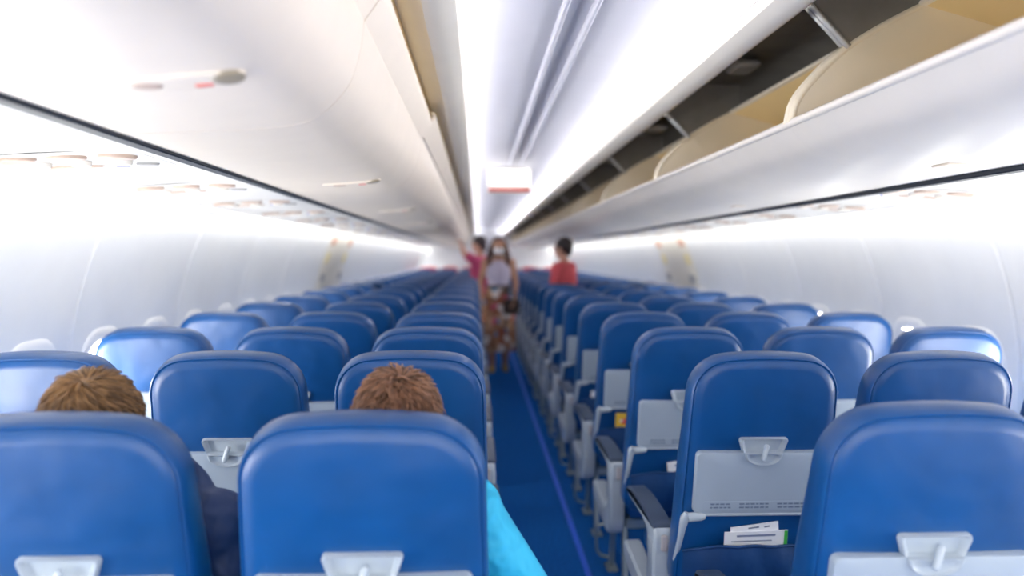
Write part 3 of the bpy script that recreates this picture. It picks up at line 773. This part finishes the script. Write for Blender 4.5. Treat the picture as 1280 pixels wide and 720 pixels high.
def tufts(name, c, r, whorl, n, length, m, parent, rnd, cover, lift=0.35, curl=0.0, thickr=0.0019):
    """short hair: tapered locks flowing away from the whorl over the ellipsoid r about c; cover(p) tells where hair grows"""
    mb = MB(); c = Vector(c); wh = Vector(whorl).normalized(); cnt = 0; tries = 0
    while cnt < n and tries < n * 8:
        tries += 1
        z = rnd.uniform(-0.75, 1); th = rnd.uniform(0, 2 * math.pi); q = math.sqrt(1 - z * z)
        d = Vector((q * math.cos(th), q * math.sin(th), z))
        if not cover(d): continue
        p = c + Vector((d.x * r[0], d.y * r[1], d.z * r[2])); nrm = Vector((d.x / r[0], d.y / r[1], d.z / r[2])).normalized()
        tan = (d - wh * d.dot(wh)); tan = (tan - nrm * tan.dot(nrm))
        sw = nrm.cross(tan) if tan.length > 1e-5 else Vector((1, 0, 0))
        fl = (tan.normalized() if tan.length > 1e-5 else Vector((1, 0, 0))) + sw.normalized() * (0.45 + rnd.uniform(-.28, .28) * (1 + 2 * curl)) * (1 if tan.length else 0)
        fl.normalize(); L = length * rnd.uniform(0.7, 1.25); lf = lift * rnd.uniform(0.5, 1.6)
        pts = []; pp = p - nrm * 0.006; cv = sw.normalized() * rnd.uniform(-1, 1) * curl
        for k in range(5):
            pts.append(pp.copy()); f = k / 4
            pp = pp + (fl + nrm * (lf + 0.5) * (1 - f) ** 1.0 - nrm * 0.42 * f + cv * f * 1.6).normalized() * L / 4
        t = thickr * rnd.uniform(0.7, 1.3)
        mb.tube(pts, [t, t * 1.15, t * 1.0, t * .7, t * .15], 5); cnt += 1
    return mb.build(name, m, parent, 80)

def seated(name_label, k, side, pos, skin, shirt, hairmat, hd, arms, seed, whorl, r, tl, curl, lift):
    root = empty('person'); root.location = seats[(k, side, pos)].location
    J = dict(pelvis=V(0, .40, .565), belly=V(0, .375, .70), chest=V(0, .335, .86), shl=V(-.155, .305, .955), shr=V(.155, .305, .955), neck=V(0, .285, .97), head=V(hd[0], hd[1] + .0, hd[2] - .06),
             hipl=V(-.09, .42, .555), hipr=V(.09, .42, .555), knl=V(-.11, .78, .565), knr=V(.11, .78, .565), anl=V(-.11, .80, .10), anr=V(.11, .80, .10),
             heell=V(-.11, .79, .045), heelr=V(.11, .79, .045), toel=V(-.12, .96, .032), toer=V(.12, .96, .032), trot=Matrix.Rotation(R(11), 3, 'X'))
    J.update(arms)
    b = MB(); body_shapes(b, J, 0.95); head_shapes(b, hd, 0.97)
    for q, sx in (('l', -1), ('r', 1)): hand(b, J['wr' + q], J['wr' + q] - J['el' + q], V(-sx, 0.2, 0.3), 0.95)
    body = blob('body', b, skin, root); eyes(body, hd, 0.97)
    # shirt with full sleeves to the elbow or wrist
    c = MB(); w = 0.013
    c.ell(J['pelvis'], (.168, .12, .13), rot=J['trot']); c.ell(J['belly'], (.152, .11, .155), rot=J['trot']); c.ell(J['chest'], (.168, .120, .178), rot=J['trot']); c.capsule(J['shl'], J['shr'], .072, .072)
    for q in 'lr':
        c.capsule(J['sh' + q], J['el' + q], .066, .056)
        e, wr = Vector(J['el' + q]), Vector(J['wr' + q]); c.capsule(e, e.lerp(wr, .85 if shirt == M['navy'] else .35), .055, .042)
    blob('jacket' if shirt == M['navy'] else 'shirt', c, shirt, root)
    t = MB()
    for q in 'lr':
        t.capsule(J['hip' + q], J['kn' + q], .098, .070); kk, a = Vector(J['kn' + q]), Vector(J['an' + q]); t.capsule(kk, a, .068, .050)
    t.ell(J['pelvis'] + V(0, 0.01, -.03), (.172, .125, .10)); blob('trousers', t, M['denim'], root)
    for q in 'lr':
        f = MB(); f.capsule(J['heel' + q] + V(0, 0, .004), J['toe' + q] + V(0, 0, .004), .046, .035); blob('shoe', f, M['blackshoe'], root, 0.007)
    rnd = random.Random(seed)
    cap = MB(); hc = Vector(hd) + V(0, -.008, .018)
    cap.ell(hc + V(0, -.006, .008), (r[0] - .004, r[1] - .004, r[2] - .006))
    hb = blob('hair', cap, hairmat, root, 0.007, 2)
    # keep the face clear: trim the cap in front below the hairline
    bm = bmesh.new(); bm.from_mesh(hb.data)
    bmesh.ops.delete(bm, geom=[v for v in bm.verts if (v.co.z < hd[2] - .05) or (v.co.y > hd[1] + .045 and v.co.z < hd[2] + .055)], context='VERTS'); bm.to_mesh(hb.data); bm.free()
    tufts('locks', hc + V(0, -.006, .006), (r[0] - .003, r[1] - .003, r[2] - .003), whorl, 4200, tl, hairmat, hb, rnd, lambda d: d.z > -0.62 and not (d.y > 0.4 and d.z < 0.35), lift, curl)
    tag(root, name_label, 'person'); return root
seated('seated passenger with short golden brown hair and dark navy jacket', 0, -1, 'middle', M['skin'], M['navy'], M['hair_gold'], (-.022, .215, 1.066),
       dict(shl=V(-.160, .30, .87), shr=V(.165, .30, .87), ell=V(-.21, .36, .68), elr=V(.205, .30, .69), wrl=V(-.10, .56, .66), wrr=V(.12, .56, .64)), 5, (0.05, -0.35, 0.9), (.079, .100, .100), .036, 0.2, 0.24)
seated('seated passenger with tousled auburn hair and cyan shirt beside the aisle', 0, -1, 'aisle', M['skin'], M['cyan'], M['hair_auburn'], (.042, .215, 1.064),
       dict(shl=V(-.14, .30, .905), shr=V(.170, .30, .895), ell=V(-.20, .38, .69), elr=V(.318, .32, .67), wrl=V(-.10, .58, .66), wrr=V(.26, .56, .66)), 9, (0.1, -0.2, 0.95), (.074, .096, .099), .040, 0.8, 0.45)

def standing(loc, face, s, skin, J2, female=False):
    root = empty('person', loc, face)
    J = dict(pelvis=V(0, 0, .92), belly=V(0, .005, 1.06), chest=V(0, 0, 1.22), shl=V(-.155, 0, 1.345), shr=V(.155, 0, 1.345), neck=V(0, 0, 1.37), head=V(0, .012, 1.47),
             hipl=V(-.085, 0, .88), hipr=V(.085, 0, .88), knl=V(-.09, .02, .49), knr=V(.09, .02, .49), anl=V(-.09, -.01, .085), anr=V(.09, -.01, .085),
             heell=V(-.09, -.03, .04), heelr=V(.09, -.03, .04), toel=V(-.10, .13, .028), toer=V(.10, .13, .028),
             ell=V(-.21, -.02, 1.08), elr=V(.21, -.02, 1.08), wrl=V(-.22, .06, .85), wrr=V(.22, .06, .85))
    J.update(J2); J = {k: v * s for k, v in J.items()}
    return root, J
def person_body(root, J, s, skin, hc, female=False, hrot=None, handsides=(V(0, 1, 0), V(0, 1, 0))):
    b = MB(); body_shapes(b, J, s, female); head_shapes(b, hc, s, hrot)
    for q, hs in zip('lr', handsides): hand(b, J['wr' + q], J['wr' + q] - J['el' + q], hs, s)
    o = blob('body', b, skin, root); eyes(o, hc, s, hrot); return o
def garment(root, name, J, s, m, w, sleeve, long=False, female=False):
    c = MB(); f = 0.93 if female else 1.0
    c.ell(J['belly'], ((.142 * f + w) * s, (.10 + w) * s, (.15 + .01) * s)); c.ell(J['chest'], ((.160 * f + w) * s, (.112 + w) * s, (.175 + .008) * s))
    if sleeve > 0: c.capsule(J['shl'], J['shr'], (.062 + w * .6) * s, (.062 + w * .6) * s)
    if long: c.ell(J['pelvis'], (.178 * s, .13 * s, .11 * s))
    for q in 'lr':
        if sleeve > 0: c.capsule(J['sh' + q], J['sh' + q].lerp(J['el' + q], sleeve), (.054 + w) * s, (.050 + w) * s)
    return blob(name, c, m, root)
def legs_cloth(root, J, s, m, name='trousers'):
    t = MB(); t.ell(J['pelvis'] + V(0, 0, -.01), (.172 * s, .122 * s, .125 * s))
    for q in 'lr':
        t.capsule(J['hip' + q], J['kn' + q], .096 * s, .070 * s); t.capsule(J['kn' + q], J['an' + q], .069 * s, .054 * s)
    blob(name, t, m, root)
def shoes(root, J, s, m):
    for q in 'lr':
        f = MB(); f.capsule(J['heel' + q] + V(0, 0, .003), J['toe' + q] + V(0, 0, .003), .043 * s, .031 * s); blob('shoe', f, m, root, 0.007)

# woman walking down the aisle towards the camera
s = 0.985
root, J = standing((-0.045, 9.62, 0), math.pi, s, None, dict(elr=V(.225, -.03, 1.09), wrr=V(.20, .10, .90), ell=V(-.215, .0, 1.09), wrl=V(-.19, .13, .92), knr=V(.08, .06, .49), anr=V(.08, .06, .085), heelr=V(.08, .04, .04), toer=V(.085, .20, .028),
                                                       anl=V(-.085, -.05, .09), heell=V(-.085, -.07, .045), toel=V(-.09, .09, .028)), True)
hc = V(0, .02, 1.545) * s
person_body(root, J, s, M['skin_tan'], hc, True)
garment(root, 'top', J, s, M['lilac'], 0.010, 0, female=True)
sk = MB(); loops = []
for i in range(14):
    f = i / 13; z = (1.06 - 0.80 * f) * s; n = 48; l = []
    rx = (.145 + .055 * min(1, f * 3) + .015 * f) * s; ry = (.110 + .04 * min(1, f * 3) + .045 * f) * s
    for k in range(n):
        a = 2 * math.pi * k / n; w = 1 + 0.06 * f * math.sin(a * 9 + 1.3 * math.sin(f * 3)); l.append((rx * w * math.cos(a), ry * w * math.sin(a) + .01, z))
    loops.append(l)
inner = [[(x * .96, y * .96, z) for x, y, z in l] for l in reversed(loops)]
sk.loft(loops + inner, False, False); sk.build('skirt', M['floral'], root, 60)
q = MB(); q.tube([(.150 * s * math.cos(a), .112 * s * math.sin(a) + .01, 1.055 * s) for a in [2 * math.pi * k / 24 for k in range(25)]], .016, 8); q.build('belt', M['bagm'], root)
h = MB(); h.ell(hc + V(0, -.022, .030), (.094 * s, .104 * s, .098 * s))
for sx in (-1, 1):
    h.capsule(hc + V(sx * .082, -.01, .01), hc + V(sx * .105, .0, -.10), .032, .040); h.capsule(hc + V(sx * .105, .0, -.10), hc + V(sx * .115, .035, -.21), .042, .028)
h.capsule(hc + V(0, -.07, 0), hc + V(0, -.09, -.22), .07, .06)
hb = blob('hair', h, M['hair_brown'], root, 0.009, 3)
bm = bmesh.new(); bm.from_mesh(hb.data)
bmesh.ops.delete(bm, geom=[v for v in bm.verts if v.co.y > hc.y + .030 and abs(v.co.x) < .066 and v.co.z < hc.z + .075 and v.co.z > hc.z - .13], context='VERTS'); bm.to_mesh(hb.data); bm.free()
mk = MB(); mk.ell(hc + V(0, .062, -.048), (.055, .050, .050)); mk.capsule(hc + V(-.075, .0, -.012), hc + V(-.045, .07, -.04), .004, .010); mk.capsule(hc + V(.075, .0, -.012), hc + V(.045, .07, -.04), .004, .010)
blob('face_mask', mk, M['white_mask'], root, 0.006, 3)
shoes(root, J, s, M['shoe'])
tag(root, 'woman in the aisle with white face mask, long brown hair, floral skirt', 'person')
bag = empty('shoulder_bag', (-0.045 - 0.215, 9.46, 0.74)); bag.location = (-0.045 + 0.150, 9.47, 0.70)
q = MB(); prb = rr(0.20, 0.19, 0.05, 5)
q.loft([[(u * f, yy, v * f + 0.10) for u, v in prb] for f, yy in ((.9, -.045), (1.0, -.03), (1.0, .03), (.9, .045))]); q.build('bag_body', M['bagm'], bag, 40)
q = MB(); q.tube(spline([(-.07, 0, .185), (-.05, .01, .25), (0, .02, .275), (.05, .01, .25), (.07, 0, .185)], 5), .008, 8); q.build('strap', M['bagm'], bag)
tag(bag, 'small dark brown bag held at the hip of the woman in the floral skirt', 'bag')

# person in pink reaching up to a bin
s = 1.0
root, J = standing((-0.27, 10.66, 0), R(60), s, None, dict(ell=V(-.24, .10, 1.44), wrl=V(-.13, .22, 1.57), elr=V(.20, -.03, 1.08), wrr=V(.14, .16, .98)))
hc = V(0, .02, 1.575) * s
J['head'] = V(0, .012, 1.49)
person_body(root, J, s, M['skin'], hc, handsides=(V(1, 0, 0), V(-1, .3, .3)))
garment(root, 'shirt', J, s, M['pink'], 0.014, 0.55, True); legs_cloth(root, J, s, M['denim']); shoes(root, J, s, M['blackshoe'])
h = MB(); h.ell(hc + V(0, -.020, .030), (.086, .098, .088)); h.capsule(hc + V(0, -.075, .0), hc + V(0, -.080, -.07), .045, .035)
hb = blob('hair', h, M['hair_dark'], root, 0.009, 3)
bm = bmesh.new(); bm.from_mesh(hb.data); bmesh.ops.delete(bm, geom=[v for v in bm.verts if v.co.y > hc.y + .045 and v.co.z < hc.z + .06], context='VERTS'); bm.to_mesh(hb.data); bm.free()
tag(root, 'person in magenta pink shirt in the aisle reaching up to a bin', 'person')

# man in coral shirt standing between the seat rows
s = 0.955
root, J = standing((0.615, 8.31, 0), R(58), s, None, dict(elr=V(.22, .0, 1.09), wrr=V(.17, .16, .98), ell=V(-.22, .02, 1.08), wrl=V(-.14, .16, 1.02), hipl=V(-.085, .0, .88), toel=V(-.09, .12, .028), toer=V(.09, .12, .028)))
hc = V(0, .02, 1.565) * s
person_body(root, J, s, M['skin'], hc, handsides=(V(1, .3, .2), V(-1, .3, .2)))
garment(root, 'shirt', J, s, M['coral'], 0.016, 0.6, True); legs_cloth(root, J, s, M['denim']); shoes(root, J, s, M['blackshoe'])
h = MB(); h.ell(hc + V(0, -.018, .032), (.086, .099, .092)); h.capsule(hc + V(0, -.072, .0), hc + V(0, -.070, -.06), .045, .032)
hb = blob('hair', h, M['hair_dark'], root, 0.009, 3)
bm = bmesh.new(); bm.from_mesh(hb.data); bmesh.ops.delete(bm, geom=[v for v in bm.verts if v.co.y > hc.y + .045 and v.co.z < hc.z + .055], context='VERTS'); bm.to_mesh(hb.data); bm.free()
tag(root, 'dark-haired man in coral red shirt standing among the right seats', 'person')
